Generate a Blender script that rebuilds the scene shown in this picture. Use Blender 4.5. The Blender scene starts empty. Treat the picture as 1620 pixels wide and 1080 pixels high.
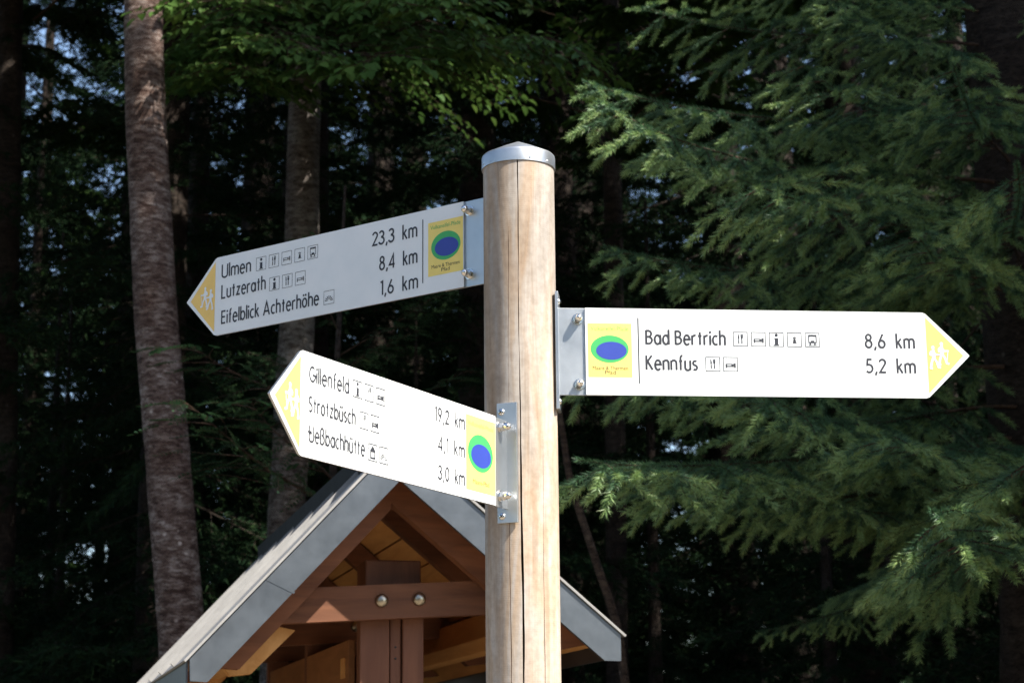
import bpy, bmesh, math, random
import numpy as np
from mathutils import Vector, Matrix
R = math.radians
random.seed(7)
rng = np.random.default_rng(11)
S = bpy.context.scene
C = S.collection

# ------------------------------------------------------------------ camera, sky, sun, exposure
EYE = 1.65
cam_d = bpy.data.cameras.new('camera')
cam = bpy.data.objects.new('camera', cam_d); C.objects.link(cam); S.camera = cam
cam_d.sensor_width = 36.0
cam_d.lens = 67.9
cam_d.clip_end = 3000
PITCH, ROLL = 0.221, 0.0095
cam.matrix_world = (Matrix.Translation((0, 0, EYE)) @ Matrix.Rotation(math.pi/2 + PITCH, 4, 'X')
                    @ Matrix.Rotation(-ROLL, 4, 'Z'))
cam_d.dof.use_dof = True
cam_d.dof.focus_distance = 3.6
cam_d.dof.aperture_fstop = 9.5

SUN = Vector((1.45, -1.0, 2.15)).normalized()
w = bpy.data.worlds.new('World'); S.world = w; w.use_nodes = True
nt = w.node_tree
sky = nt.nodes.new('ShaderNodeTexSky'); sky.sky_type = 'NISHITA'; sky.sun_disc = False
sky.sun_elevation = math.asin(SUN.z); sky.sun_rotation = math.atan2(SUN.x, SUN.y)
sky.air_density = 1.0; sky.dust_density = 1.0; sky.ozone_density = 1.0
nt.nodes['Background'].inputs[1].default_value = 0.095
nt.links.new(sky.outputs[0], nt.nodes['Background'].inputs[0])
sun_d = bpy.data.lights.new('sun', 'SUN'); sun_d.energy = 4.2; sun_d.angle = R(0.53); sun_d.color = (1.0, 0.95, 0.87)
sun = bpy.data.objects.new('sun', sun_d); C.objects.link(sun)
sun.rotation_euler = SUN.to_track_quat('Z', 'Y').to_euler(); sun.location = (6, -4, 12)
vs = S.view_settings
vs.view_transform = 'Standard'; vs.look = 'None'; vs.gamma = 1.0; vs.use_curve_mapping = False
vs.exposure = 1.5
S.render.engine = 'CYCLES'
S.cycles.use_denoising = True
S.cycles.denoising_prefilter = 'NONE'
S.cycles.max_bounces = 8; S.cycles.diffuse_bounces = 4; S.cycles.transparent_max_bounces = 8

# ------------------------------------------------------------------ materials
MATS = {}
def new_mat(name):
    m = bpy.data.materials.new(name); m.use_nodes = True
    MATS[name] = m
    nt = m.node_tree
    return m, nt, nt.nodes['Principled BSDF'], nt.nodes, nt.links
def noise(n, l, scale, detail=4, vec=None, rough=0.6, dist=0.0):
    t = n.new('ShaderNodeTexNoise'); t.inputs['Scale'].default_value = scale
    t.inputs['Detail'].default_value = detail; t.inputs['Roughness'].default_value = rough
    t.inputs['Distortion'].default_value = dist
    if vec is not None: l.new(vec, t.inputs['Vector'])
    return t
def coords(n, l, scale=(1, 1, 1), kind='Object'):
    tc = n.new('ShaderNodeTexCoord'); mp = n.new('ShaderNodeMapping')
    mp.inputs['Scale'].default_value = scale
    l.new(tc.outputs[kind], mp.inputs['Vector'])
    return mp.outputs[0]
def ramp(n, l, fac, stops):
    r = n.new('ShaderNodeValToRGB'); e = r.color_ramp.elements
    while len(e) < len(stops): e.new(0.5)
    for k, (p, c) in enumerate(stops):
        e[k].position = p; e[k].color = (*c, 1)
    l.new(fac, r.inputs[0]); return r.outputs[0]
def bump(n, l, b, height, strength, dist=0.01):
    bp = n.new('ShaderNodeBump'); bp.inputs['Strength'].default_value = strength
    bp.inputs['Distance'].default_value = dist
    l.new(height, bp.inputs['Height']); l.new(bp.outputs[0], b.inputs['Normal']); return bp
def mixc(n, l, fac, a, b, mode='MIX'):
    m = n.new('ShaderNodeMix'); m.data_type = 'RGBA'; m.blend_type = mode
    for s, v in ((m.inputs[0], fac), (m.inputs[6], a), (m.inputs[7], b)):
        if isinstance(v, (int, float)): s.default_value = v
        elif isinstance(v, tuple): s.default_value = (*v, 1)
        else: l.new(v, s)
    return m.outputs[2]

def flat(name, col, rough=0.4, metal=0.0, spec=0.5, var=0.06, vscale=40):
    m, nt, b, n, l = new_mat(name)
    v = coords(n, l)
    t = noise(n, l, vscale, 5, v)
    c = ramp(n, l, t.outputs[0], [(0.3, tuple(x*(1-var) for x in col)), (0.7, tuple(min(1, x*(1+var)) for x in col))])
    l.new(c, b.inputs['Base Color'])
    b.inputs['Roughness'].default_value = rough; b.inputs['Metallic'].default_value = metal
    b.inputs['Specular IOR Level'].default_value = spec
    return m
def dirty_white():
    m, nt, b, n, l = new_mat('sign_white')
    v = coords(n, l)
    t1 = noise(n, l, 9, 6, v); t2 = noise(n, l, 260, 3, v)
    c = ramp(n, l, t1.outputs[0], [(0.3, (0.74, 0.77, 0.77)), (0.65, (0.82, 0.83, 0.82))])
    sp = ramp(n, l, t2.outputs[0], [(0.70, (1, 1, 1)), (0.78, (0.82, 0.8, 0.76))])
    l.new(mixc(n, l, 1.0, c, sp, 'MULTIPLY'), b.inputs['Base Color'])
    b.inputs['Roughness'].default_value = 0.42
dirty_white()
flat('print_black', (0.034, 0.036, 0.044), 0.5, spec=0.3)
flat('print_yellow', (0.88, 0.58, 0.15), 0.45, var=0.03)
flat('logo_yellow', (0.88, 0.68, 0.17), 0.45, var=0.03)
flat('logo_green', (0.05, 0.40, 0.11), 0.45, var=0.03)
flat('logo_blue', (0.028, 0.055, 0.33), 0.45, var=0.03)
flat('print_white', (0.80, 0.82, 0.82), 0.45, var=0.02)
flat('chrome', (0.75, 0.74, 0.72), 0.16, 1.0)
flat('screw_slot', (0.02, 0.02, 0.02), 0.8)
flat('bolt_steel', (0.42, 0.38, 0.30), 0.32, 1.0, var=0.2, vscale=120)

def galvanised(name, col, rough=0.42, metal=0.9, var=0.14):
    m, nt, b, n, l = new_mat(name)
    v = coords(n, l)
    vo = n.new('ShaderNodeTexVoronoi'); vo.inputs['Scale'].default_value = 60; l.new(v, vo.inputs['Vector'])
    t = noise(n, l, 14, 6, v)
    c1 = ramp(n, l, t.outputs[0], [(0.3, tuple(x*(1-var) for x in col)), (0.7, tuple(min(1, x*(1+var)) for x in col))])
    c2 = mixc(n, l, 0.12, c1, ramp(n, l, vo.outputs['Distance'], [(0.0, (0.4, 0.4, 0.4)), (0.6, (0.6, 0.6, 0.6))]), 'OVERLAY')
    t3 = noise(n, l, 170, 2, v)
    sp = ramp(n, l, t3.outputs[0], [(0.74, (1, 1, 1)), (0.8, (1.5, 1.5, 1.5))])
    l.new(mixc(n, l, 1.0, c2, sp, 'MULTIPLY'), b.inputs['Base Color'])
    b.inputs['Metallic'].default_value = metal
    rr = n.new('ShaderNodeMapRange'); rr.inputs[3].default_value = rough-0.08; rr.inputs[4].default_value = rough+0.12
    l.new(t.outputs[0], rr.inputs[0]); l.new(rr.outputs[0], b.inputs['Roughness'])
    bump(n, l, b, t.outputs[0], 0.15, 0.004)
    return m
galvanised('zinc', (0.50, 0.53, 0.56), 0.45, 0.8)
galvanised('alu', (0.50, 0.52, 0.53), 0.36, 0.9, 0.06)
galvanised('fascia_metal', (0.125, 0.14, 0.155), 0.40, 0.75, 0.10)
galvanised('roof_metal', (0.27, 0.26, 0.245), 0.6, 0.1)
galvanised('ridge_metal', (0.016, 0.018, 0.018), 0.7, 0.0).node_tree.nodes['Principled BSDF'].inputs['Specular IOR Level'].default_value = 0.15

def pole_wood():
    m, nt, b, n, l = new_mat('pole_wood')
    v = coords(n, l, (1, 1, 0.06))
    t = noise(n, l, 34, 6, v, dist=1.2)
    v2 = coords(n, l, (1, 1, 0.13))
    t2 = noise(n, l, 13, 3, v2, dist=0.8)
    v3 = coords(n, l)
    t3 = noise(n, l, 75, 5, v3)
    base = ramp(n, l, t.outputs[0], [(0.30, (0.36, 0.29, 0.225)), (0.50, (0.47, 0.41, 0.35)), (0.72, (0.54, 0.495, 0.445))])
    org = ramp(n, l, t2.outputs[0], [(0.47, (1, 1, 1)), (0.57, (0.98, 0.78, 0.58)), (0.64, (0.97, 0.84, 0.70)), (0.72, (1, 1, 1))])
    c = mixc(n, l, 0.7, base, org, 'MULTIPLY')
    grey = ramp(n, l, t3.outputs[0], [(0.35, (0.74, 0.72, 0.70)), (0.6, (1, 1, 1))])
    c = mixc(n, l, 0.6, c, grey, 'MULTIPLY')
    wz = noise(n, l, 3.2, 4, coords(n, l, (1, 1, 0.6)), dist=0.5)
    c = mixc(n, l, 0.8, c, ramp(n, l, wz.outputs[0], [(0.40, (0.60, 0.61, 0.62)), (0.56, (1, 1, 1))]), 'MULTIPLY')
    # knots
    vk = coords(n, l, (14, 14, 4.6))
    vo = n.new('ShaderNodeTexVoronoi'); vo.inputs['Scale'].default_value = 1.0; l.new(vk, vo.inputs['Vector'])
    kn = ramp(n, l, vo.outputs['Distance'], [(0.05, (0.35, 0.24, 0.17)), (0.12, (1, 1, 1))])
    c = mixc(n, l, 0.8, c, kn, 'MULTIPLY')
    l.new(c, b.inputs['Base Color'])
    b.inputs['Roughness'].default_value = 0.75; b.inputs['Specular IOR Level'].default_value = 0.2
    wv = n.new('ShaderNodeTexWave'); wv.bands_direction = 'Z'; wv.inputs['Scale'].default_value = 78
    wv.inputs['Distortion'].default_value = 1.3; wv.inputs['Detail Scale'].default_value = 2.0
    l.new(v3, wv.inputs['Vector'])
    msk = ramp(n, l, noise(n, l, 9, 2, v3).outputs[0], [(0.42, (0.1, 0.1, 0.1)), (0.6, (1, 1, 1))])
    hh = mixc(n, l, 1.0, wv.outputs['Color'], msk, 'MULTIPLY')
    ma = n.new('ShaderNodeMath'); ma.operation = 'MULTIPLY_ADD'; ma.inputs[1].default_value = 0.10
    l.new(hh, ma.inputs[0]); l.new(t.outputs[0], ma.inputs[2])
    mb2 = n.new('ShaderNodeMath'); mb2.operation = 'MULTIPLY_ADD'; mb2.inputs[1].default_value = 0.6
    l.new(t3.outputs[0], mb2.inputs[0]); l.new(ma.outputs[0], mb2.inputs[2])
    bump(n, l, b, mb2.outputs[0], 0.4, 0.0016)
pole_wood()
flat('crack_wood', (0.16, 0.09, 0.05), 0.9, spec=0.1)

def stained_wood(name, dark, light, sc=(1, 1, 1)):
    m, nt, b, n, l = new_mat(name)
    v = coords(n, l, sc)
    t = noise(n, l, 22, 7, v, dist=0.8)
    t2 = noise(n, l, 4, 3, v)
    c = ramp(n, l, t.outputs[0], [(0.3, dark), (0.68, light)])
    c = mixc(n, l, 0.35, c, ramp(n, l, t2.outputs[0], [(0.35, (0.5, 0.5, 0.5)), (0.65, (1.2, 1.15, 1.1))]), 'MULTIPLY')
    l.new(c, b.inputs['Base Color'])
    b.inputs['Roughness'].default_value = 0.62; b.inputs['Specular IOR Level'].default_value = 0.3
    bump(n, l, b, t.outputs[0], 0.3, 0.003)
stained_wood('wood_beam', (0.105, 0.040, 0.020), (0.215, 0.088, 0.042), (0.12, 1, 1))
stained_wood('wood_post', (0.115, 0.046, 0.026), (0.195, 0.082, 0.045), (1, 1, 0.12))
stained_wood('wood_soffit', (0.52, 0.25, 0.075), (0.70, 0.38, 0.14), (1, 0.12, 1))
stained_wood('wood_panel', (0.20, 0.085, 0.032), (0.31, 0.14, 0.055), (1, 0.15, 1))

def bark(name, a, bcol, c3):
    m, nt, b, n, l = new_mat(name)
    v = coords(n, l, (1, 1, 3.2)); v0 = coords(n, l)
    t = noise(n, l, 13, 10, v, 0.75, 0.25); t2 = noise(n, l, 2.2, 3, v0); t3 = noise(n, l, 38, 4, v, 0.7)
    c = ramp(n, l, t.outputs[0], [(0.40, a), (0.50, bcol), (0.62, c3)])
    dk = ramp(n, l, t3.outputs[0], [(0.40, (0.16, 0.13, 0.12)), (0.46, (1, 1, 1))])
    vl = n.new('ShaderNodeTexVoronoi'); vl.inputs['Scale'].default_value = 17; vl.inputs['Randomness'].default_value = 1.0; l.new(v0, vl.inputs['Vector'])
    lich = ramp(n, l, vl.outputs['Distance'], [(0.10, (1, 1, 1)), (0.20, (0, 0, 0))])
    lm = n.new('ShaderNodeMath'); lm.operation = 'MULTIPLY'; l.new(lich, lm.inputs[0]); l.new(ramp(n, l, noise(n, l, 5.5, 3, v0).outputs[0], [(0.52, (0, 0, 0)), (0.60, (1, 1, 1))]), lm.inputs[1])
    c = mixc(n, l, lm.outputs[0], c, tuple(min(0.6, x*1.5+0.03) for x in c3))
    c = mixc(n, l, 0.75, c, dk, 'MULTIPLY')
    c = mixc(n, l, 0.7, c, ramp(n, l, t2.outputs[0], [(0.38, (0.52, 0.40, 0.34)), (0.58, (1, 1, 1))]), 'MULTIPLY')
    l.new(c, b.inputs['Base Color'])
    b.inputs['Roughness'].default_value = 0.85; b.inputs['Specular IOR Level'].default_value = 0.2
    bump(n, l, b, t.outputs[0], 0.7, 0.02)
bark('bark_grey', (0.07, 0.055, 0.045), (0.16, 0.14, 0.125), (0.27, 0.25, 0.23))
bark('bark_red', (0.060, 0.034, 0.026), (0.150, 0.102, 0.084), (0.33, 0.275, 0.245))
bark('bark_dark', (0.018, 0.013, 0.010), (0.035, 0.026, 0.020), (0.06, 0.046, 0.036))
bark('twig_bark', (0.045, 0.03, 0.02), (0.08, 0.052, 0.035), (0.13, 0.09, 0.06))

def foliage(name, c0, c1, c2, trans=0.25, rough=0.5, spec=0.35):
    m, nt, b, n, l = new_mat(name)
    g = n.new('ShaderNodeNewGeometry')
    oi = n.new('ShaderNodeObjectInfo')
    c = ramp(n, l, g.outputs['Random Per Island'], [(0.0, c0), (0.55, c1), (1.0, c2)])
    v = coords(n, l); t = noise(n, l, 2.6, 2, v)
    c = mixc(n, l, 0.5, c, ramp(n, l, t.outputs[0], [(0.35, (0.6, 0.72, 0.7)), (0.65, (1.25, 1.15, 0.9))]), 'MULTIPLY')
    l.new(c, b.inputs['Base Color'])
    b.inputs['Roughness'].default_value = rough; b.inputs['Specular IOR Level'].default_value = spec
    tr = n.new('ShaderNodeBsdfTranslucent'); l.new(c, tr.inputs[0])
    mx = n.new('ShaderNodeMixShader'); mx.inputs[0].default_value = trans
    l.new(b.outputs[0], mx.inputs[1]); l.new(tr.outputs[0], mx.inputs[2])
    l.new(mx.outputs[0], n['Material Output'].inputs[0])
foliage('needles', (0.045, 0.105, 0.058), (0.066, 0.14, 0.072), (0.10, 0.18, 0.082), 0.15, 0.45, 0.35)
foliage('needles_young', (0.14, 0.245, 0.10), (0.20, 0.31, 0.12), (0.29, 0.38, 0.15), 0.2, 0.45, 0.4)
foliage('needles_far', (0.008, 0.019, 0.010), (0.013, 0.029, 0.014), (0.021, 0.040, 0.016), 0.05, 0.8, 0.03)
foliage('leaf_beech', (0.055, 0.115, 0.028), (0.075, 0.145, 0.034), (0.11, 0.185, 0.045), 0.3, 0.55, 0.2)
foliage('leaf_rowan', (0.022, 0.06, 0.030), (0.03, 0.075, 0.036), (0.045, 0.095, 0.042), 0.2, 0.6, 0.2)
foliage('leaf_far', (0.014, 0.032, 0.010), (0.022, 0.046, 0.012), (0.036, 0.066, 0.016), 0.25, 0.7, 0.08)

def ground_mat():
    m, nt, b, n, l = new_mat('forest_floor')
    v = coords(n, l)
    t = noise(n, l, 1.6, 8, v); t2 = noise(n, l, 30, 6, v)
    c = ramp(n, l, t.outputs[0], [(0.35, (0.045, 0.06, 0.02)), (0.55, (0.09, 0.065, 0.035)), (0.7, (0.06, 0.085, 0.025))])
    c = mixc(n, l, 0.6, c, ramp(n, l, t2.outputs[0], [(0.3, (0.5, 0.5, 0.5)), (0.7, (1.3, 1.3, 1.2))]), 'MULTIPLY')
    l.new(c, b.inputs['Base Color']); b.inputs['Roughness'].default_value = 0.95
    bump(n, l, b, t2.outputs[0], 0.8, 0.05)
ground_mat()

# ------------------------------------------------------------------ mesh helpers
class MB:
    def __init__(self): self.v = []; self.f = []; self.m = []
    def add(self, vs, fs, mi=0):
        o = len(self.v); self.v += [tuple(x) for x in vs]
        for f in fs: self.f.append(tuple(i+o for i in f)); self.m.append(mi)
    def box(self, a, b, mi=0, bev=0.0):
        (x0, y0, z0), (x1, y1, z1) = a, b
        vs = [(x, y, z) for z in (z0, z1) for y in (y0, y1) for x in (x0, x1)]
        self.add(vs, [(0, 2, 3, 1), (4, 5, 7, 6), (0, 1, 5, 4), (2, 6, 7, 3), (0, 4, 6, 2), (1, 3, 7, 5)], mi)
    def prism(self, poly, lo, hi, fn, mi=0, mi_side=None):
        """poly 2-D points, extruded between lo and hi; fn(a, b, t) -> xyz"""
        n = len(poly)
        vs = [fn(a, b, lo) for a, b in poly] + [fn(a, b, hi) for a, b in poly]
        self.add(vs, [tuple(range(n))[::-1], tuple(range(n, 2*n))], mi)
        self.add(vs, [(i, (i+1) % n, (i+1) % n+n, i+n) for i in range(n)], mi if mi_side is None else mi_side)
    def lathe(self, prof, org, axis, seg=20, mi=0):
        a = Vector(axis).normalized(); t = a.orthogonal().normalized(); s = a.cross(t); o = Vector(org)
        vs = []
        for r, h in prof:
            for k in range(seg):
                an = 2*math.pi*k/seg
                vs.append(o + a*h + (t*math.cos(an)+s*math.sin(an))*r)
        fs = []
        for i in range(len(prof)-1):
            for k in range(seg):
                k2 = (k+1) % seg
                fs.append((i*seg+k, i*seg+k2, (i+1)*seg+k2, (i+1)*seg+k))
        fs.append(tuple(range(seg))[::-1]); fs.append(tuple((len(prof)-1)*seg+k for k in range(seg)))
        self.add(vs, fs, mi)
    def tube(self, pts, rads, seg=8, mi=0, jitter=0.0):
        pts = [Vector(p) for p in pts]; vs = []
        up = Vector((0.13, 0.97, 0.2))
        for i, p in enumerate(pts):
            t = (pts[min(i+1, len(pts)-1)]-pts[max(i-1, 0)]).normalized()
            a = t.cross(up).normalized(); b2 = t.cross(a)
            for k in range(seg):
                an = 2*math.pi*k/seg
                rr = rads[i]*(1+jitter*math.sin(3*an+i*0.7)*0.5+jitter*random.uniform(-1, 1)*0.5)
                vs.append(p+(a*math.cos(an)+b2*math.sin(an))*rr)
        fs = [(i*seg+k, i*seg+(k+1) % seg, (i+1)*seg+(k+1) % seg, (i+1)*seg+k) for i in range(len(pts)-1) for k in range(seg)]
        fs.append(tuple(range(seg))[::-1]); fs.append(tuple((len(pts)-1)*seg+k for k in range(seg)))
        self.add(vs, fs, mi)
    def mesh(self, name, mats, smooth=False):
        me = bpy.data.meshes.new(name); me.from_pydata(self.v, [], self.f)
        for mm in mats: me.materials.append(MATS[mm])
        if len(mats) > 1: me.polygons.foreach_set('material_index', self.m)
        bm = bmesh.new(); bm.from_mesh(me); bmesh.ops.recalc_face_normals(bm, faces=bm.faces); bm.to_mesh(me); bm.free()
        if smooth:
            me.polygons.foreach_set('use_smooth', [True]*len(me.polygons))
            me.set_sharp_from_angle(angle=R(38))
        me.update(); return me
    def build(self, name, mats, parent=None, smooth=False, bevel=0.0):
        o = link(name, self.mesh(name, mats if isinstance(mats, (list, tuple)) else [mats], smooth), parent)
        if bevel:
            b = o.modifiers.new('bevel', 'BEVEL'); b.width = bevel; b.segments = 2; b.limit_method = 'ANGLE'; b.angle_limit = R(40)
        return o
def link(name, data, parent=None):
    o = bpy.data.objects.new(name, data); C.objects.link(o)
    if parent is not None: o.parent = parent
    return o
def thing(name, label, cat, loc=(0, 0, 0), rotz=0.0, group=None):
    o = link(name, None); o.location = loc; o.rotation_euler = (0, 0, rotz); o.empty_display_size = 0.2
    o['label'] = label; o['category'] = cat
    if group: o['group'] = group
    return o

# ------------------------------------------------------------------ ground
def ground():
    m = MB(); n = 60
    xs = [math.copysign(abs(t)**2.6, t)*900 for t in np.linspace(-1, 1, n)]
    vs = []; 
    for y in xs:
        for x in xs:
            d = math.hypot(x, y)
            vs.append((x, y, gz(x, y)))
    m.add(vs, [(j*n+i, j*n+i+1, (j+1)*n+i+1, (j+1)*n+i) for j in range(n-1) for i in range(n-1)])
    o = m.build('ground', 'forest_floor', smooth=True); o['kind'] = 'structure'
def gz(x, y):
    return 0.0
ground()
def gravel():
    m, nt, b, n, l = new_mat('sandy_gravel')
    v = coords(n, l); t = noise(n, l, 2.0, 5, v); t2 = noise(n, l, 90, 4, v)
    c = ramp(n, l, t.outputs[0], [(0.35, (0.23, 0.185, 0.13)), (0.65, (0.32, 0.26, 0.19))])
    c = mixc(n, l, 0.6, c, ramp(n, l, t2.outputs[0], [(0.3, (0.6, 0.6, 0.6)), (0.7, (1.2, 1.2, 1.2))]), 'MULTIPLY')
    l.new(c, b.inputs['Base Color']); b.inputs['Roughness'].default_value = 0.95
    bump(n, l, b, t2.outputs[0], 0.8, 0.02)
    m = MB(); k = 64; vs_ = [(0.6, 1.6, 0.006)]
    for i in range(k):
        a = 2*math.pi*i/k; q = 1+0.07*math.sin(3*a+1)+0.05*math.sin(7*a)
        vs_.append((0.6+6.2*q*math.cos(a), 1.6+5.0*q*math.sin(a), 0.006))
    m.add(vs_, [(0, 1+i, 1+(i+1) % k) for i in range(k)])
    o = m.build('path', 'sandy_gravel'); o['kind'] = 'structure'
gravel()

# ------------------------------------------------------------------ strokes and lettering
def ribbon(m, pts, wd, put, lvl, mi=0, closed=False):
    """flat stroke with mitred joins; put(s, v, lvl) -> xyz"""
    P = [Vector((a, b)) for a, b in pts]
    Q = [P[0]]
    for p in P[1:]:
        if (p-Q[-1]).length > 1e-6: Q.append(p)
    P = Q
    n = len(P); Lr = []; h = wd/2
    for i in range(n):
        if closed: a, b = P[i-1], P[(i+1) % n]
        else: a, b = P[max(i-1, 0)], P[min(i+1, n-1)]
        d1 = (P[i]-a).normalized() if (P[i]-a).length > 1e-9 else None
        d2 = (b-P[i]).normalized() if (b-P[i]).length > 1e-9 else None
        if d1 is None: d1 = d2
        if d2 is None: d2 = d1
        n1 = Vector((-d1.y, d1.x)); n2 = Vector((-d2.y, d2.x))
        mt = (n1+n2)
        if mt.length < 0.3: mt = n1
        mt.normalize(); k = h/max(0.35, mt.dot(n1))
        Lr.append((P[i]+mt*k, P[i]-mt*k))
    vs = []
    for a, b in Lr: vs += [put(a.x, a.y, lvl), put(b.x, b.y, lvl)]
    rngi = range(n) if closed else range(n-1)
    m.add(vs, [(2*i, 2*i+1, 2*((i+1) % n)+1, 2*((i+1) % n)) for i in rngi], mi)
def fill(m, poly, put, lvl, mi=0):
    m.add([put(a, b, lvl) for a, b in poly], [tuple(range(len(poly)))], mi)
def arc(cx, cy, rx, ry, a0, a1, n=14):
    return [(cx+rx*math.cos(R(a0+(a1-a0)*i/n)), cy+ry*math.sin(R(a0+(a1-a0)*i/n))) for i in range(n+1)]
def ell(cx, cy, rx, ry, n=40): return arc(cx, cy, rx, ry, 0, 360, n)[:-1]
X = 0.68; AS = 1.05
def arch(x0, w_): return [(x0, 0.0), (x0, X-0.19)]
def g_n(x0=0.0, wd=0.31):
    return [[(x0, X), (x0, 0)], [(x0, X-0.20)]+arc(x0+wd/2, X-0.19, wd/2, 0.19, 180, 0)[1:]+[(x0+wd, 0)]]
def g_u(wd=0.31):
    return [[(0, X), (0, 0.19)]+arc(wd/2, 0.19, wd/2, 0.19, 180, 360)+[(wd, X)], [(wd, 0.2), (wd, 0)]]
def bowl(cx=0.17, rx=0.17): return ell(cx, X/2, rx, X/2, 28)
DOT = 'dot'
G = {   # glyph -> (advance width, strokes, closed strokes, dots)
 'U': (0.44, [[(0, 1), (0, 0.22)]+arc(0.22, 0.22, 0.22, 0.22, 180, 360)+[(0.44, 1)]], [], []),
 'l': (0.0, [[(0, AS), (0, 0)]], [], []),
 'm': (0.56, g_n(0, 0.28)+[[(0.28, X-0.2)]+arc(0.42, X-0.19, 0.14, 0.19, 180, 0)[1:]+[(0.56, 0)]], [], []),
 'e': (0.34, [[(0.0, 0.37), (0.34, 0.37)]+arc(0.17, X/2, 0.17, X/2, 5, 318, 22)[1:]], [], []),
 'n': (0.31, g_n(), [], []),
 'L': (0.32, [[(0, 1), (0, 0), (0.32, 0)]], [], []),
 'u': (0.31, g_u(), [], []),
 't': (0.22, [[(0.11, 0.90), (0.11, 0)], [(0.0, 0.63), (0.22, 0.63)]], [], []),
 'z': (0.30, [[(0.01, X-0.05), (0.27, X-0.05), (0.02, 0.05), (0.30, 0.05)]], [], []),
 'r': (0.20, [[(0, X), (0, 0)], [(0, X-0.22)]+arc(0.15, X-0.21, 0.15, 0.19, 180, 62)[1:]], [], []),
 'a': (0.35, [[(0.35, X), (0.35, 0)]], [ell(0.17, X/2, 0.17, X/2-0.03, 28)], []),
 'h': (0.31, [[(0, AS), (0, 0)], [(0, X-0.20)]+arc(0.155, X-0.19, 0.155, 0.19, 180, 0)[1:]+[(0.31, 0)]], [], []),
 'E': (0.32, [[(0.32, 0.95), (0, 0.95), (0, 0.05), (0.32, 0.05)], [(0, 0.52), (0.29, 0.52)]], [], []),
 'i': (0.0, [[(0, X), (0, 0)]], [], [(0, 0.90)]),
 'f': (0.20, [[(0.09, 0), (0.09, 0.86)]+arc(0.20, 0.86, 0.11, 0.15, 180, 80, 8), [(0, 0.63), (0.19, 0.63)]], [], []),
 'b': (0.35, [[(0, AS), (0, 0)]], [ell(0.18, X/2, 0.17, X/2-0.03, 28)], []),
 'c': (0.27, [arc(0.17, X/2, 0.17, X/2-0.03, 52, 308, 22)], [], []),
 'k': (0.29, [[(0, AS), (0, 0)], [(0.26, X), (0.02, 0.33)], [(0.09, 0.42), (0.29, 0)]], [], []),
 'A': (0.50, [[(0, 0), (0.25, 0.99), (0.50, 0)], [(0.08, 0.30), (0.42, 0.30)]], [], []),
 'o': (0.34, [], [ell(0.17, X/2, 0.17, X/2-0.03, 28)], []),
 'ö': (0.34, [], [ell(0.17, X/2, 0.17, X/2-0.03, 28)], [(0.08, 0.90), (0.26, 0.90)]),
 'ü': (0.31, g_u(), [], [(0.06, 0.90), (0.25, 0.90)]),
 'G': (0.45, [arc(0.25, 0.5, 0.25, 0.46, 52, 352, 26)+[(0.26, 0.46)]], [], []),
 'd': (0.35, [[(0.35, AS), (0.35, 0)]], [ell(0.17, X/2, 0.17, X/2-0.03, 28)], []),
 'S': (0.30, [arc(0.15, 0.74, 0.14, 0.22, 40, 235, 12)+[(0.14, 0.53)]+arc(0.15, 0.27, 0.15, 0.23, 55, -140, 14)], [], []),
 's': (0.24, [arc(0.12, 0.50, 0.11, 0.15, 40, 235, 10)+[(0.13, 0.35)]+arc(0.12, 0.18, 0.12, 0.15, 55, -140, 12)], [], []),
 'B': (0.36, [[(0, 0.95), (0.13, 0.95)]+arc(0.13, 0.74, 0.18, 0.21, 90, -90)+[(0, 0.53)], [(0.13, 0.53)]+arc(0.13, 0.29, 0.22, 0.24, 90, -90)+[(0, 0.05)], [(0, 1), (0, 0)]], [], []),
 'K': (0.36, [[(0, 1), (0, 0)], [(0.33, 1), (0.02, 0.50)], [(0.08, 0.58), (0.37, 0)]], [], []),
 'ß': (0.36, [[(0, 0), (0, 0.80)]+arc(0.15, 0.80, 0.15, 0.22, 180, 0)+arc(0.12, 0.78, 0.18, 0.20, 0, -70, 6)+[(0.12, 0.58)]+arc(0.14, 0.30, 0.22, 0.28, 80, -110, 16)], [], []),
 '0': (0.36, [], [ell(0.18, 0.5, 0.18, 0.46, 30)], []),
 '1': (0.14, [[(0.14, 0), (0.14, 0.97), (0.0, 0.90)]], [], []),
 '2': (0.36, [arc(0.18, 0.74, 0.17, 0.21, 170, -35, 14)+[(0.02, 0.05), (0.37, 0.05)]], [], []),
 '3': (0.34, [arc(0.15, 0.75, 0.16, 0.20, 160, -80, 14)+[(0.12, 0.54)], [(0.12, 0.535)]+arc(0.14, 0.28, 0.20, 0.24, 85, -160, 16)], [], []),
 '4': (0.40, [[(0.30, 0), (0.30, 0.97), (0.0, 0.26), (0.40, 0.26)]], [], []),
 '5': (0.35, [[(0.32, 0.95), (0.08, 0.95), (0.05, 0.56)]+arc(0.15, 0.31, 0.20, 0.27, 105, -140, 16)], [], []),
 '6': (0.37, [[(0.25, 0.99), (0.03, 0.40)]], [ell(0.185, 0.29, 0.175, 0.25, 26)], []),
 '8': (0.36, [], [ell(0.18, 0.75, 0.145, 0.20, 24), ell(0.18, 0.28, 0.175, 0.245, 26)], []),
 '9': (0.37, [[(0.12, 0.0), (0.34, 0.60)]], [ell(0.185, 0.71, 0.175, 0.25, 26)], []),
 ',': (0.07, [[(0.07, 0.10), (0.0, -0.16)]], [], []),
}
GAP = 0.165
def text_width(t):
    x = 0.0
    for ch in t: x += 0.26 if ch == ' ' else G[ch][0]+GAP
    return x-GAP
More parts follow.
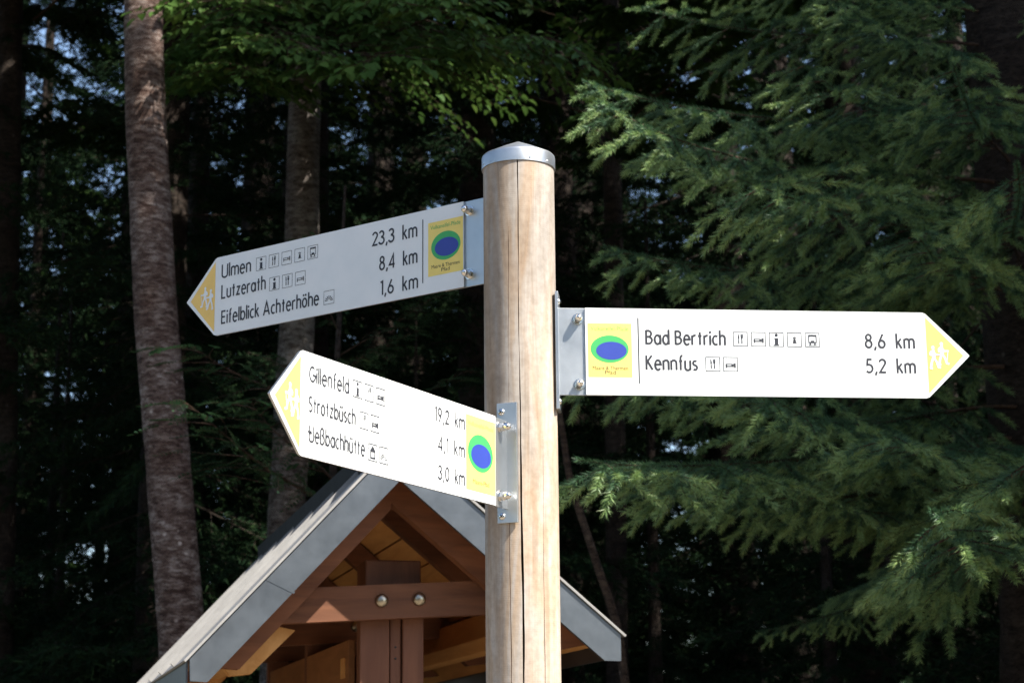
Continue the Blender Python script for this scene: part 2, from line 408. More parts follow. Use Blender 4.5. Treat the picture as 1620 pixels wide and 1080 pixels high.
def lettering(m, t, s0, s1, v0, cap, wt, put):
    """text t stroked between s0 and s1 on base line v0"""
    k = (s1-s0)/text_width(t); x = 0.0; lv = 0
    for ch in t:
        if ch == ' ': x += 0.26; continue
        adv, st, cl, dots = G[ch]
        for pl in st:
            ribbon(m, [(s0+(x+a)*k, v0+b*cap) for a, b in pl], wt, put, lv); lv += 1
        for pl in cl:
            ribbon(m, [(s0+(x+a)*k, v0+b*cap) for a, b in pl], wt, put, lv, closed=True); lv += 1
        for a, b in dots:
            fill(m, ell(s0+(x+a)*k, v0+b*cap, wt*0.62, wt*0.62, 14), put, lv); lv += 1
        lv = lv % 6; x += adv+GAP
def small_text(m, t, sc, v, size, put, mi, xs=1.0, width=None):
    cu = bpy.data.curves.new('t', 'FONT'); cu.body = t; cu.size = size; cu.align_x = 'CENTER'; cu.resolution_u = 3
    o = bpy.data.objects.new('t', cu); C.objects.link(o)
    dg = bpy.context.evaluated_depsgraph_get()
    me = bpy.data.meshes.new_from_object(o.evaluated_get(dg))
    vs_ = [(p.co.x, p.co.y) for p in me.vertices]
    if width: 
        ext = max(a for a, b in vs_)-min(a for a, b in vs_); xs = width/ext
    m.add([put(sc+a*xs, v+b, 0) for a, b in vs_], [tuple(p.vertices) for p in me.polygons], mi)
    bpy.data.objects.remove(o); bpy.data.curves.remove(cu); bpy.data.meshes.remove(me)

def picto(m, kind, s, v, q, put, wt=0.0010):
    """pictogram in a square of side q with lower left corner (s, v)"""
    T = lambda pl: [(s+a*q, v+b*q) for a, b in pl]
    ribbon(m, T([(0, 0), (1, 0), (1, 1), (0, 1)]), wt*0.75, put, 0, closed=True)
    F = lambda pl, lv=1: fill(m, T(pl), put, lv)
    St = lambda pl, w_=1.0, lv=1: ribbon(m, T(pl), wt*w_, put, lv)
    if kind == 'info':
        F(ell(0.5, 0.82, 0.115, 0.115, 18)); F([(0.38, 0.14), (0.63, 0.14), (0.63, 0.60), (0.34, 0.60), (0.34, 0.55), (0.38, 0.55)])
        F([(0.30, 0.08), (0.70, 0.08), (0.70, 0.135), (0.30, 0.135)], 2)
    elif kind == 'food':
        F([(0.33, 0.5), (0.33, 0.86), (0.37, 0.86), (0.43, 0.64), (0.43, 0.5)]); F([(0.34, 0.16), (0.42, 0.16), (0.42, 0.46), (0.34, 0.46)])
        F([(0.565, 0.16), (0.645, 0.16), (0.645, 0.46), (0.565, 0.46)]); F([(0.575, 0.47), (0.635, 0.47), (0.69, 0.64), (0.69, 0.70), (0.52, 0.70), (0.52, 0.64)])
        for a in (0.535, 0.582, 0.629, 0.676): F([(a-0.014, 0.705), (a+0.014, 0.705), (a+0.014, 0.87), (a-0.014, 0.87)])
    elif kind == 'bed':
        St([(0.20, 0.24), (0.20, 0.54)], 1.5); St([(0.82, 0.24), (0.82, 0.60)], 1.6); St([(0.20, 0.36), (0.82, 0.36)], 1.2, 2)
        St([(0.21, 0.51), (0.60, 0.51), (0.60, 0.37)], 0.8, 3); St([(0.60, 0.49), (0.80, 0.52)], 0.8, 4); St([(0.60, 0.42), (0.78, 0.47)], 0.6, 5)
    elif kind == 'castle':
        F([(0.32, 0.24), (0.70, 0.24), (0.63, 0.29), (0.58, 0.56), (0.44, 0.56), (0.39, 0.29)])
        F([(0.42, 0.59), (0.60, 0.59), (0.67, 0.72), (0.57, 0.66)]); F([(0.42, 0.60), (0.55, 0.66), (0.51, 0.76), (0.46, 0.66), (0.35, 0.72)], 2)
    elif kind == 'bus':
        ribbon(m, T([(0.25, 0.31), (0.78, 0.31), (0.78, 0.84), (0.25, 0.84)]), wt*1.1, put, 1, closed=True)
        F([(0.25, 0.75), (0.78, 0.75), (0.76, 0.86), (0.27, 0.86)], 2); F([(0.38, 0.31), (0.65, 0.31), (0.65, 0.45), (0.38, 0.45)], 2)
        for a in (0.30, 0.64): F([(a, 0.12), (a+0.09, 0.12), (a+0.09, 0.30), (a, 0.30)], 3)
        St([(0.2, 0.12), (0.85, 0.12)], 0.6, 4)
    elif kind == 'view':
        for an in (12, 38, 64, 90, 116, 142, 168):
            c, s_ = math.cos(R(an)), math.sin(R(an)); o = (0.5, 0.22)
            pt = lambda r_, w_: (o[0]+c*r_-s_*w_, o[1]+s_*r_+c*w_)
            F([pt(0.13, 0.012), pt(0.13, -0.012), pt(0.40, -0.045), pt(0.40, 0.045)])
    elif kind == 'house':
        F([(0.16, 0.60), (0.84, 0.60), (0.5, 0.93)]); ribbon(m, T([(0.26, 0.16), (0.74, 0.16), (0.74, 0.58), (0.26, 0.58)]), wt*1.3, put, 2, closed=True)

def hikers(m, put, u0, mi=0):
    k = 0.00118/13.5
    T = lambda pl: [(u0+(a-180)*k, -(b-575)*k) for a, b in pl]
    St = lambda pl, w_, lv: ribbon(m, T(pl), w_*k, put, lv, mi)
    F = lambda pl, lv: fill(m, T(pl), put, lv, mi)
    for dx, dy, lv in ((0, 0, 1), (-195, 85, 5)):
        o = lambda pl: [(a+dx, b+dy) for a, b in pl]
        F(o(ell(500, 318, 36, 40, 16)), lv)
        F(o([(478, 350), (525, 350), (548, 470), (545, 575), (470, 580), (465, 440)]), lv+1)
        F(o([(455, 385), (470, 400), (462, 500), (420, 505), (412, 440)]), lv+2)
        St(o([(530, 440), (560, 480), (655, 475)]), 38, lv+3)
        St(o([(520, 560), (570, 640), (600, 750), (655, 765)]), 46, lv)
        St(o([(490, 560), (455, 660), (430, 775), (470, 790)]), 48, lv+3)
    St([(638, 480), (605, 700)], 15, 9)

# ------------------------------------------------------------------ the signpost
post_root = thing('signpost', 'round pale wooden hiking signpost with metal cap and three white arrow signs', 'signpost', (0.0155, 3.56, 0))
PX, PY = 0.0155, 3.56
def make_pole():
    r0 = 0.0685; top = EYE+1.150
    cracks = [(R(-90-1.0), 0.0019, 0.03, 0.0, 9.0), (R(-90-18.5), 0.0006, 0.008, 0.0, EYE+0.98), (R(-90+34), 0.0006, 0.008, 0.0, EYE+0.62)]
    angs = list(np.linspace(-math.pi, math.pi, 97)[:-1])
    angs = [a for a in angs if all(abs(a-c[0]) > 0.05 for c in cracks)]
    cols = [(a, None, 0) for a in angs]
    for ci, c in enumerate(cracks):
        for k in (-1.001, -1, 0, 1, 1.001): cols.append((c[0], ci, k))
    cols.sort(key=lambda t: (t[0], t[2] if t[1] is not None else 0))
    zs = np.linspace(-0.3, top, 90)
    m = MB(); vs = []; n = len(cols)
    for z in zs:
        for a, ci, k in cols:
            r = r0*(1+0.004*math.sin(2*a+z*1.7)+0.003*math.sin(5*a-z*4.1)); aa = a
            if ci is not None:
                c0, hw, dep, z0, z1 = cracks[ci]
                wz = hw*(0.75+0.35*math.sin(z*7+ci)+0.15*math.sin(z*41))*(1 if z < z1 else 0.02)
                if ci == 0: wz *= 0.55+0.45*min(1, max(0, (EYE+1.15-z)/0.7))
                aa = a+k*wz/r0+0.018*math.sin(z*4.3+ci*2)+0.007*math.sin(z*17+ci)+0.003*math.sin(z*61+ci)
                if abs(k) <= 1: r -= (dep if k == 0 else 0.0)*(1 if z < z1 else 0.02)
                if abs(k) > 1: aa += math.copysign(0.012, k)
            vs.append((r*math.cos(aa), r*math.sin(aa), z))
    fs = []; ms = []
    for j in range(len(zs)-1):
        for i in range(n):
            i2 = (i+1) % n
            fs.append((j*n+i, j*n+i2, (j+1)*n+i2, (j+1)*n+i))
            ca, cb = cols[i], cols[i2]
            ms.append(1 if (ca[1] is not None and ca[1] == cb[1] and abs(ca[2]) <= 1 and abs(cb[2]) <= 1) else 0)
    fs.append(tuple((len(zs)-1)*n+i for i in range(n))); ms.append(0)
    me = bpy.data.meshes.new('pole'); me.from_pydata(vs, [], fs)
    me.materials.append(MATS['pole_wood']); me.materials.append(MATS['crack_wood'])
    me.polygons.foreach_set('material_index', ms)
    me.polygons.foreach_set('use_smooth', [True]*len(fs)); me.set_sharp_from_angle(angle=R(35))
    link('pole', me, post_root)
    m = MB(); z = EYE+1.1365
    m.lathe([(0.0690, z), (0.0709, z), (0.0709, z+0.0225), (0.0702, z+0.0252), (0.0680, z+0.0275), (0.034, z+0.0440), (0.004, z+0.0575), (0.0, z+0.058)], (0, 0, 0), (0, 0, 1), 72)
    cap = m.build('cap', 'alu', post_root, smooth=True)
    for a in (-160, -72, -40):
        m = MB(); d = (math.cos(R(a)), math.sin(R(a)), 0)
        m.lathe([(0.0018, -0.001), (0.0018, 0.0006), (0.001, 0.0012)], (d[0]*0.0709, d[1]*0.0709, z+0.006+0.002*math.sin(a)), d, 8)
        m.build('cap_nail', 'chrome', cap, smooth=True)
make_pole()

def dome_bolt(m, o, ax, sc=1.0):
    m.lathe([(0.0105*sc, 0), (0.0105*sc, 0.0018*sc), (0.0085*sc, 0.0020*sc)], o, ax, 20)
    m.lathe([(0.0085*sc, 0.0018*sc), (0.0088*sc, 0.010*sc)], o, ax, 6)
    m.lathe([(0.0073*sc, 0.010*sc)]+[(0.0073*sc*math.cos(R(a)), (0.0145+0.0085*math.sin(R(a)))*sc) for a in (0, 25, 45, 65, 80)]+[(0.0003, 0.0235*sc)], o, ax, 18)

def make_sign(base, yaw, H, Lb, Lt, front, texts, dists, pictos, cap, wt, logo, divider, plate, flange, bolts, extra=None, pw=0.0012):
    """base: inner end of the face, x axis points to the tip; front = +1/-1 side of y that carries the print"""
    sg = link('direction_sign', None, post_root)
    bx, by, bz = base
    th = 0.0042; h = H/2
    sdir = 1 if front < 0 else -1                    # reading direction along x
    M = Matrix.Translation((bx-PX, by-PY, bz+EYE)) @ Matrix.Rotation(yaw, 4, 'Z')
    put = lambda s, v, lv: (sdir*s, front*(th/2+0.0004+lv*0.00005), v)
    putu = lambda u, v, lv: (u, front*(th/2+0.0006+lv*0.00005), v)
    poly = [(0, -h), (Lb-0.004, -h), (Lb+0.002, -h+0.0025), (Lb+Lt-0.0025, -0.003), (Lb+Lt, 0), (Lb+Lt-0.0025, 0.003), (Lb+0.002, h-0.0025), (Lb-0.004, h), (0, h)]
    m = MB(); m.prism(poly, -th/2, th/2, lambda a, b, t: (a, t, b), 0, 1)
    bpy.data.objects.remove(sg)
    sg = m.build('direction_sign', ['sign_white', 'alu'], post_root, bevel=0.0005); sg.matrix_local = M
    # arrow head
    m = MB(); kx = 0.012
    fill(m, [(Lb+0.001, -h+0.009), (Lb+Lt-kx, 0), (Lb+0.001, h-0.009)], lambda u, v, lv: (u, front*(th/2+0.0003), v), 0)
    m.build('arrow_head', 'print_yellow', sg)
    m = MB(); hikers(m, putu, Lb+0.002); m.build('hiker_symbol', 'print_white', sg)
    for (t, s0, s1, v0) in texts:
        m = MB(); lettering(m, t, s0, s1, v0, cap, wt, put)
        if t.startswith('Str'): fill(m, ell(s0-0.0030, v0+0.0012, 0.0011, 0.0011, 10), put, 0)
        if t.startswith('Ue'): 
            ribbon(m, [(s0-0.004, v0+cap*0.62), (s0+0.007, v0+cap*0.55)], wt*0.8, put, 7); ribbon(m, [(s0+0.0045, v0+cap*0.72), (s0+0.0045, v0+cap*0.42)], wt*0.7, put, 8)
        m.build('place_name', 'print_black', sg)
    for (t, s0, s1, v0) in dists:
        num, k_ = t.split()[0], (s1-s0)/text_width(t)
        m = MB(); lettering(m, num, s0, s0+text_width(num)*k_, v0, cap, wt, put); m.build('distance', 'print_black', sg)
        m = MB(); lettering(m, 'km', s1-text_width('km')*k_, s1, v0, cap, wt, put); m.build('unit', 'print_black', sg)
    for (kind, s0, v0, q) in pictos:
        m = MB(); picto(m, kind, s0, v0, q, put, pw); m.build('pictogram', 'print_black', sg)
    if divider is not None:
        m = MB(); s0, va, vb = divider; ribbon(m, [(s0, va), (s0, vb)], 0.0022, put, 0); m.build('divider_line', 'print_black', sg)
    # logo sticker
    m = MB(); s0, s1, va, vb, gc, gr, bc, br, top_t, bot_t = logo
    p0 = lambda s, v, lv: (sdir*s, front*(th/2+0.0003), v)
    p1 = lambda s, v, lv: (sdir*s, front*(th/2+0.0005), v)
    p2 = lambda s, v, lv: (sdir*s, front*(th/2+0.0007), v)
    fill(m, [(s0, va), (s1, va), (s1, vb), (s0, vb)], p0, 0, 0)
    fill(m, ell(gc[0], gc[1], gr[0], gr[1], 56), p1, 0, 1); fill(m, ell(bc[0], bc[1], br[0], br[1], 56), p2, 0, 2)
    sc = (s0+s1)/2; wd = s1-s0
    small_text(m, top_t, sc, vb-(vb-va)*0.135, 0.0115, p1, 1, width=wd*0.86)
    if len(bot_t) == 1: small_text(m, bot_t[0], sc, va+(vb-va)*0.10, 0.0115, p1, 3, width=wd*0.55)
    else:
        small_text(m, bot_t[0], sc, va+(vb-va)*0.135, 0.0105, p1, 3, width=wd*0.80); small_text(m, bot_t[1], sc, va+(vb-va)*0.055, 0.0105, p1, 3, width=wd*0.24)
    m.build('logo_sticker', ['logo_yellow', 'logo_green', 'logo_blue', 'print_black'], sg)
    # bracket: web plate behind the panel + flange on the pole
    br_m = MB(); bo = -front*(th/2+0.0022)
    br_m.box((plate, bo-0.0019, -h-0.0003), (0.05, bo+0.0019, h+0.0003))
    fc, fw, va, vb, fn = flange                     # centre (world xy), width, v range, normal angle
    inv = M.inverted()
    n_ = Vector((math.cos(fn), math.sin(fn), 0)); t_ = Vector((-n_.y, n_.x, 0))
    c_ = Vector((fc[0]-PX, fc[1]-PY, 0))
    cor = []
    for z in (va, vb):
        for d in (-0.003, 0.003):
            for t in (-fw/2, fw/2): cor.append(inv @ (c_+n_*d+t_*t+Vector((0, 0, bz+EYE+z))))
    br_m.add(cor, [(0, 1, 3, 2), (4, 6, 7, 5), (0, 4, 5, 1), (2, 3, 7, 6), (0, 2, 6, 4), (1, 5, 7, 3)])
    bk = br_m.build('bracket', 'alu', post_root, bevel=0.0006); bk.matrix_local = M
    for (u, v) in bolts:
        m = MB(); dome_bolt(m, (u, bo+front*0.0017, v), (0, front, 0)); 
        m.lathe([(0.0095, 0), (0.0095, 0.007), (0.006, 0.0075)], (u, bo-front*0.0017, v), (0, -front, 0), 6)
        m.build('bolt', 'chrome', bk, smooth=True)
    for (t, z) in extra or []:
        m = MB(); o = inv @ (c_+n_*0.0028+t_*t+Vector((0, 0, bz+EYE+z))); nl = (inv.to_3x3() @ n_)
        m.lathe([(0.0066, 0), (0.0064, 0.0012), (0.0048, 0.0032), (0.0022, 0.0042), (0.0002, 0.0044)], o, nl, 18)
        a = nl.orthogonal().normalized(); b = nl.cross(a)
        for p, q in ((a, b), (b, a)):
            e = o+nl*0.0047
            m.add([e-p*0.0030-q*0.0007, e+p*0.0030-q*0.0007, e+p*0.0030+q*0.0007, e-p*0.0030+q*0.0007], [(0, 1, 2, 3)], 1)
        m.build('screw', ['chrome', 'screw_slot'], bk, smooth=True)
    return sg

q1 = 0.0265
sg1 = make_sign((-0.0899, 3.5821, 0.9972), 2.5045, 0.16995, 0.6689, 0.0859, +1,
    [('Ulmen', -0.6500, -0.5670, 0.0385), ('Lutzerath', -0.6495, -0.5235, -0.0065), ('Eifelblick Achterhöhe', -0.6480, -0.3735, -0.0625)],
    [('23,3  km', -0.2300, -0.1165, 0.0350), ('8,4  km', -0.2110, -0.1160, -0.0180), ('1,6  km', -0.2085, -0.1145, -0.0690)],
    [(k, -0.5500+i*0.0363, 0.0368, q1+0.001) for i, k in enumerate(('info', 'food', 'bed', 'castle', 'bus'))]
    + [(k, -0.5110+i*0.0363, -0.0125, q1+0.001) for i, k in enumerate(('info', 'food', 'bed'))] + [('view', -0.3590, -0.0655, q1+0.001)],
    0.0285, 0.0037, (-0.0875, -0.0012, -0.0515, 0.0565, (-0.0435, 0.0050), (0.0362, 0.0285), (-0.0415, 0.0022), (0.0292, 0.0185), 'Vulkaneifel-Pfade', ('Maare & Thermen', 'Pfad')),
    (-0.1010, -0.0615, 0.0670), -0.052, ((-0.0380, 3.6015), 0.026, -0.110, 0.112, 2.5045), [(-0.0110, 0.0655), (-0.0105, -0.0605)])
sg1['label'] = 'shaded white arrow sign reading Ulmen, Lutzerath and Eifelblick Achterhöhe'
sg2 = make_sign((-0.0335, 3.4422, 0.5539), 4.2435, 0.1625, 0.6397, 0.0821, +1,
    [('Gillenfeld', -0.6160, -0.5025, 0.0365), ('Strotzbüsch', -0.6165, -0.4830, -0.0105), ('Ueßbachhütte', -0.6150, -0.4535, -0.0560)],
    [('19,2  km', -0.2230, -0.1180, 0.0378), ('4,1  km', -0.2115, -0.1184, -0.0117), ('3,0  km', -0.2114, -0.1188, -0.0612)],
    [(k, -0.4890+i*0.0353, 0.0350, q1) for i, k in enumerate(('info', 'food', 'bed'))]
    + [(k, -0.4690+i*0.0340, -0.0125, q1) for i, k in enumerate(('food', 'bed'))] + [(k, -0.4415+i*0.0345, -0.0600, q1) for i, k in enumerate(('house', 'view'))],
    0.0245, 0.0034, (-0.1125, -0.0012, -0.0655, 0.0680, (-0.0585, 0.0040), (0.0475, 0.0335), (-0.0565, -0.0005), (0.0375, 0.0210), 'Vulkaneifel-Pfade', ('Maare-Pfad',)),
    None, -0.062, ((-0.0100, 3.4933), 0.040, -0.1065, 0.1150, R(246.5)), [(-0.0255, 0.0655), (-0.0250, -0.0610)], [(-0.0105, 0.0985), (-0.0105, -0.0940)], 0.0022)
sg2['label'] = 'sunlit white arrow sign reading Gillenfeld, Strotzbüsch and Ueßbachhütte'
sg3 = make_sign((0.1377, 3.5383, 0.7747), 0.1008, 0.16665, 0.6559, 0.0842, -1,
    [('Bad Bertrich', 0.1155, 0.2660, 0.0146), ('Kennfus', 0.1148, 0.2110, -0.0343)],
    [('8,6  km', 0.5380, 0.6325, 0.0128), ('5,2  km', 0.5375, 0.6320, -0.0355)],
    [(k, 0.2825+i*0.0347, 0.0135, q1+0.0003) for i, k in enumerate(('food', 'bed', 'info', 'castle', 'bus'))]
    + [(k, 0.2280+i*0.0337, -0.0355, q1+0.0003) for i, k in enumerate(('food', 'bed'))],
    0.0275, 0.0039, (0.0043, 0.0878, -0.0495, 0.0540, (0.0455, 0.0045), (0.0362, 0.0262), (0.0487, 0.0012), (0.0290, 0.0172), 'Vulkaneifel-Pfade', ('Maare & Thermen', 'Pfad')),
    (0.1005, -0.0612, 0.0655), -0.0510, ((0.0862, 3.5460), 0.044, -0.1115, 0.1135, R(-5.5)), [(-0.0137, 0.0620), (-0.0125, -0.0630)], [(-0.004, 0.0970), (-0.004, -0.0950)], 0.0017)
sg3['label'] = 'sunlit white arrow sign reading Bad Bertrich and Kennfus'

# ------------------------------------------------------------------ roofed info shelter
TH = R(14.5)
sh = thing('info_shelter', 'small roofed wooden information shelter with grey metal gable trim behind the signpost', 'shelter', (-0.296, 5.0, 0), TH)
Z = lambda v: EYE+v
fr = lambda a, b, t: (a, t, Z(b))      # gable-plane polygon extruded along the ridge (local y)
LEN = 2.5
ap, eL, eR = (0.0, 0.861), (-0.533, 0.291), (0.593, 0.361)
dv = 0.106
def onL(u): return ap[1]+(eL[1]-ap[1])*(u/eL[0])
def onR(u): return ap[1]+(eR[1]-ap[1])*(u/eR[0])
m = MB(); m.prism([ap, eL, (-0.530, 0.236), (-0.486, onL(-0.486)-dv), (-0.26, onL(-0.26)-dv), (0, ap[1]-dv)], -0.004, 0.012, fr)
fl = m.build('fascia', 'fascia_metal', sh, bevel=0.002)
m = MB(); m.prism([(0, ap[1]), (0, ap[1]-dv), (0.548, onR(0.548)-dv), (0.593, 0.292), eR], -0.0055, 0.0095, fr)
m.build('fascia', 'fascia_metal', sh, bevel=0.002)
# seam and drip on the left trim
m = MB(); u0 = -0.345
m.prism([(u0, onL(u0)+0.001), (u0-0.0022, onL(u0-0.0022)+0.001), (u0+0.071, onL(u0+0.071)-dv-0.006), (u0+0.074, onL(u0+0.074)-dv-0.004)], -0.0050, -0.0035, fr)
o_seam = m.build('seam', 'fascia_metal', fl)
# corner folds at the eaves
m = MB(); m.prism([(eL[0]+0.001, eL[1]-0.001), (eL[0]+0.004, 0.237), (-0.489, onL(-0.489)-dv+0.002)], -0.0068, -0.0038, fr); m.build('corner_fold', 'fascia_metal', fl)
# roof sheets (with ribs) and sheet edges
def sheet(e, name, mat, off, th, y0, y1):
    dx, dz = e[0]-ap[0], e[1]-ap[1]; L = math.hypot(dx, dz); nx, nz = -dz/L*math.copysign(1, dx)*-1, abs(dx)/L
    nx = math.copysign(abs(dz)/L, dx)
    m = MB(); ex, ez = e[0]+dx/L*0.012, e[1]+dz/L*0.012
    m.prism([(ap[0]+nx*off, ap[1]+nz*off), (ex+nx*off, ez+nz*off), (ex+nx*(off+th), ez+nz*(off+th)), (ap[0]+nx*(off+th), ap[1]+nz*(off+th))], y0, y1, fr)
    return m, nx, nz, dx/L, dz/L, L
for e in (eL, eR):
    m, nx, nz, tx, tz, L = sheet(e, 'roof_sheet', 'roof_metal', 0.002, 0.006, -0.012, LEN)
    rs = m.build('roof_sheet', 'roof_metal', sh, bevel=0.001)
    for k in range(6):
        y = 0.30+k*0.42; m = MB()
        a0, a1 = 0.02, L+0.010
        m.prism([(tx*a0+nx*0.008, ap[1]+tz*a0+nz*0.008), (tx*a1+nx*0.008, ap[1]+tz*a1+nz*0.008), (tx*a1+nx*0.020, ap[1]+tz*a1+nz*0.020), (tx*a0+nx*0.020, ap[1]+tz*a0+nz*0.020)], y, y+0.018, fr)
        m.build('standing_seam', 'roof_metal', rs)
    # roof boarding, planks along the ridge
    npl = 7
    for k in range(npl):
        a0, a1 = L*k/npl+0.004, L*(k+1)/npl-0.002
        m = MB(); lo, hi = -0.022, 0.0
        m.prism([(tx*a0+nx*lo, ap[1]-0.004+tz*a0+nz*lo), (tx*a1+nx*lo, ap[1]-0.004+tz*a1+nz*lo), (tx*a1+nx*hi, ap[1]-0.004+tz*a1+nz*hi), (tx*a0+nx*hi, ap[1]-0.004+tz*a0+nz*hi)], 0.014, LEN-0.01, fr)
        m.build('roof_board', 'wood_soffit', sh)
    # eave flashing
    m = MB(); ex, ez = e[0], e[1]
    s_ = math.copysign(1, ex)
    m.prism([(ex+s_*0.001, ez-0.002), (ex+s_*0.006, ez-0.002), (ex+s_*0.006, ez-0.058), (ex+s_*0.001, ez-0.058)], 0.013, LEN, fr)
    m.build('eave_trim', 'fascia_metal', sh)
    # rafters
    for y in (0.115, 0.40, 1.20, 2.05, 2.42):
        m = MB(); q0, q1_ = (0.03, 0.105) if y < 0.2 else (0.03, 0.095)
        p = [(tx*0.03+nx*-q0, ap[1]+tz*0.03-nz*q0), (tx*(L-0.03)-nx*q0, ap[1]+tz*(L-0.03)-nz*q0), (tx*(L-0.09)-nx*q1_, ap[1]+tz*(L-0.09)-nz*q1_), (0.0, ap[1]-q1_/nz), (0.0, ap[1]-q0/nz-0.01)]
        if y < 0.2: p = [(a, b-0.012) for a, b in p]
        m.prism(p, y+(0.002 if ex > 0 else 0), y+0.05+(0.002 if ex > 0 else 0), fr); m.build('rafter', 'wood_beam', sh, bevel=0.003)
    # eave purlin with bevelled end
    up = -0.345 if ex < 0 else 0.40; vp = 0.30 if ex < 0 else 0.36
    m = MB(); m.prism([(up-0.05, vp+0.035), (up-0.05, vp), (up+0.01, vp), (up+0.045, vp+0.03), (up+0.045, vp+0.10), (up+0.01, vp+0.105)] if ex < 0 else
                      [(up-0.045, vp+0.10), (up-0.045, vp+0.03), (up-0.01, vp), (up+0.05, vp), (up+0.05, vp+0.045), (up-0.0, vp+0.085)], 0.285, LEN-0.06, fr)
    m.build('purlin', 'wood_soffit', sh, bevel=0.003)
# ridge cap
m = MB(); m.prism([(-0.058, 0.812), (-0.062, 0.868), (0.0, 0.926), (0.066, 0.882), (0.070, 0.826), (0.060, 0.826), (0.055, 0.872), (0.0, 0.910), (-0.052, 0.860), (-0.050, 0.818)], 0.06, LEN+0.02, fr)
m.build('ridge_cap', 'ridge_metal', sh)
def frame(y, full):
    tilt = lambda u: (u+0.225)*0.0555
    m = MB(); m.prism([(-0.315, 0.398+tilt(-0.315)), (0.40, 0.398+tilt(0.40)), (0.40, 0.445), (0.325, 0.489+tilt(0.325)), (-0.232, 0.489+tilt(-0.232)), (-0.325, 0.410)], y, y+0.05, fr)
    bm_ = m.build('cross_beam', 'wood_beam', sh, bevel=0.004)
    for u, v in (((-0.013, 0.459), (0.089, 0.464)) if full else ((-0.20, 0.45), (-0.27, 0.415), (0.089, 0.464))):
        m = MB(); m.lathe([(0.0185, -0.002)]+[(0.0185*math.cos(R(a)), 0.001+0.0135*math.sin(R(a))) for a in (0, 18, 36, 54, 70, 82)]+[(0.0004, 0.0146)], (u, y, Z(v)), (0, -1, 0), 28)
        m.build('bolt', 'bolt_steel', bm_, smooth=True)
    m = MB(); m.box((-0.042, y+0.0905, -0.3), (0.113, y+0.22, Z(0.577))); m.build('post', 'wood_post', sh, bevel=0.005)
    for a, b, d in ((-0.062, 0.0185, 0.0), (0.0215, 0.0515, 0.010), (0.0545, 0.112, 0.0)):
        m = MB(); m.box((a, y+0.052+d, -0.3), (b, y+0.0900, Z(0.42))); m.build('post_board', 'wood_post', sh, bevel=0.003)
    for z in (0.34, 0.31):
        m = MB(); m.lathe([(0.0035, -0.001), (0.003, 0.001), (0.0005, 0.0015)], (0.037, y+0.062, Z(z)), (0, -1, 0), 10); m.build('screw', 'screw_slot', sh)
    m = MB(); m.prism([(-0.435, 0.305), (-0.405, 0.262), (-0.350, 0.268), (-0.235, 0.382), (-0.300, 0.395), (-0.36, 0.385)], y+0.053, y+0.105, fr)
    m.build('rafter_tail', 'wood_soffit', sh, bevel=0.003)
frame(0.180, True); frame(1.15, False); frame(2.10, False)
# boards that carry the panels, along the ridge
for u, mat in ((-0.050, 'wood_panel'), (0.098, 'wood_panel')):
    for k in range(9):
        z1 = Z(0.372)-k*0.145; m = MB(); m.box((u-0.010, 0.43, z1-0.142), (u+0.010, 2.09, z1)); m.build('wall_board', mat, sh, bevel=0.002)
m = MB(); m.box((-0.0645, 0.47, Z(0.27)), (-0.0605, 0.53, Z(0.325))); m.build('notice', 'wood_soffit', sh)

# ------------------------------------------------------------------ vegetation: numpy builders
class NB:
    def __init__(self): self.v = []; self.f = []; self.m = []; self.n = 0
    def add(self, v, f, mi):
        self.v.append(np.asarray(v, float)); self.f.append(np.asarray(f, int)+self.n); self.m.append(np.full(len(f), mi)); self.n += len(v)
    def arrays(self): return np.concatenate(self.v), np.concatenate(self.f), np.concatenate(self.m)
    def mesh(self, name, mats):
        v, f, mi = self.arrays(); return np_mesh(name, v, f, mi, mats)
def np_mesh(name, v, f, mi, mats):
    me = bpy.data.meshes.new(name); me.vertices.add(len(v)); me.vertices.foreach_set('co', v.astype(np.float32).ravel())
    k = f.shape[1]
    me.loops.add(f.size); me.loops.foreach_set('vertex_index', f.astype(np.int32).ravel())
    me.polygons.add(len(f)); me.polygons.foreach_set('loop_start', np.arange(0, f.size, k, dtype=np.int32))
    me.polygons.foreach_set('material_index', mi.astype(np.int32))
    for q in mats: me.materials.append(MATS[q])
    me.update(calc_edges=True); me.validate(); return me
def unit(a): return a/np.maximum(1e-9, np.linalg.norm(a, axis=-1, keepdims=True))
def stick(nb, pts, r0, r1, mi=0):
    pts = np.asarray(pts); n = len(pts); t = unit(np.gradient(pts, axis=0)); a = unit(np.cross(t, [0.21, 0.33, 0.92])); b = np.cross(t, a)
    r = np.linspace(r0, r1, n)[:, None]
    ring = [pts+(a*math.cos(q)+b*math.sin(q))*r for q in (0, 2.094, 4.189)]
    v = np.stack(ring, 1).reshape(-1, 3); f = []
    for i in range(n-1):
        for k in range(3):
            p, q, s, t2 = i*3+k, i*3+(k+1) % 3, (i+1)*3+(k+1) % 3, (i+1)*3+k
            f += [(p, q, s), (p, s, t2)]
    nb.add(v, f, mi)
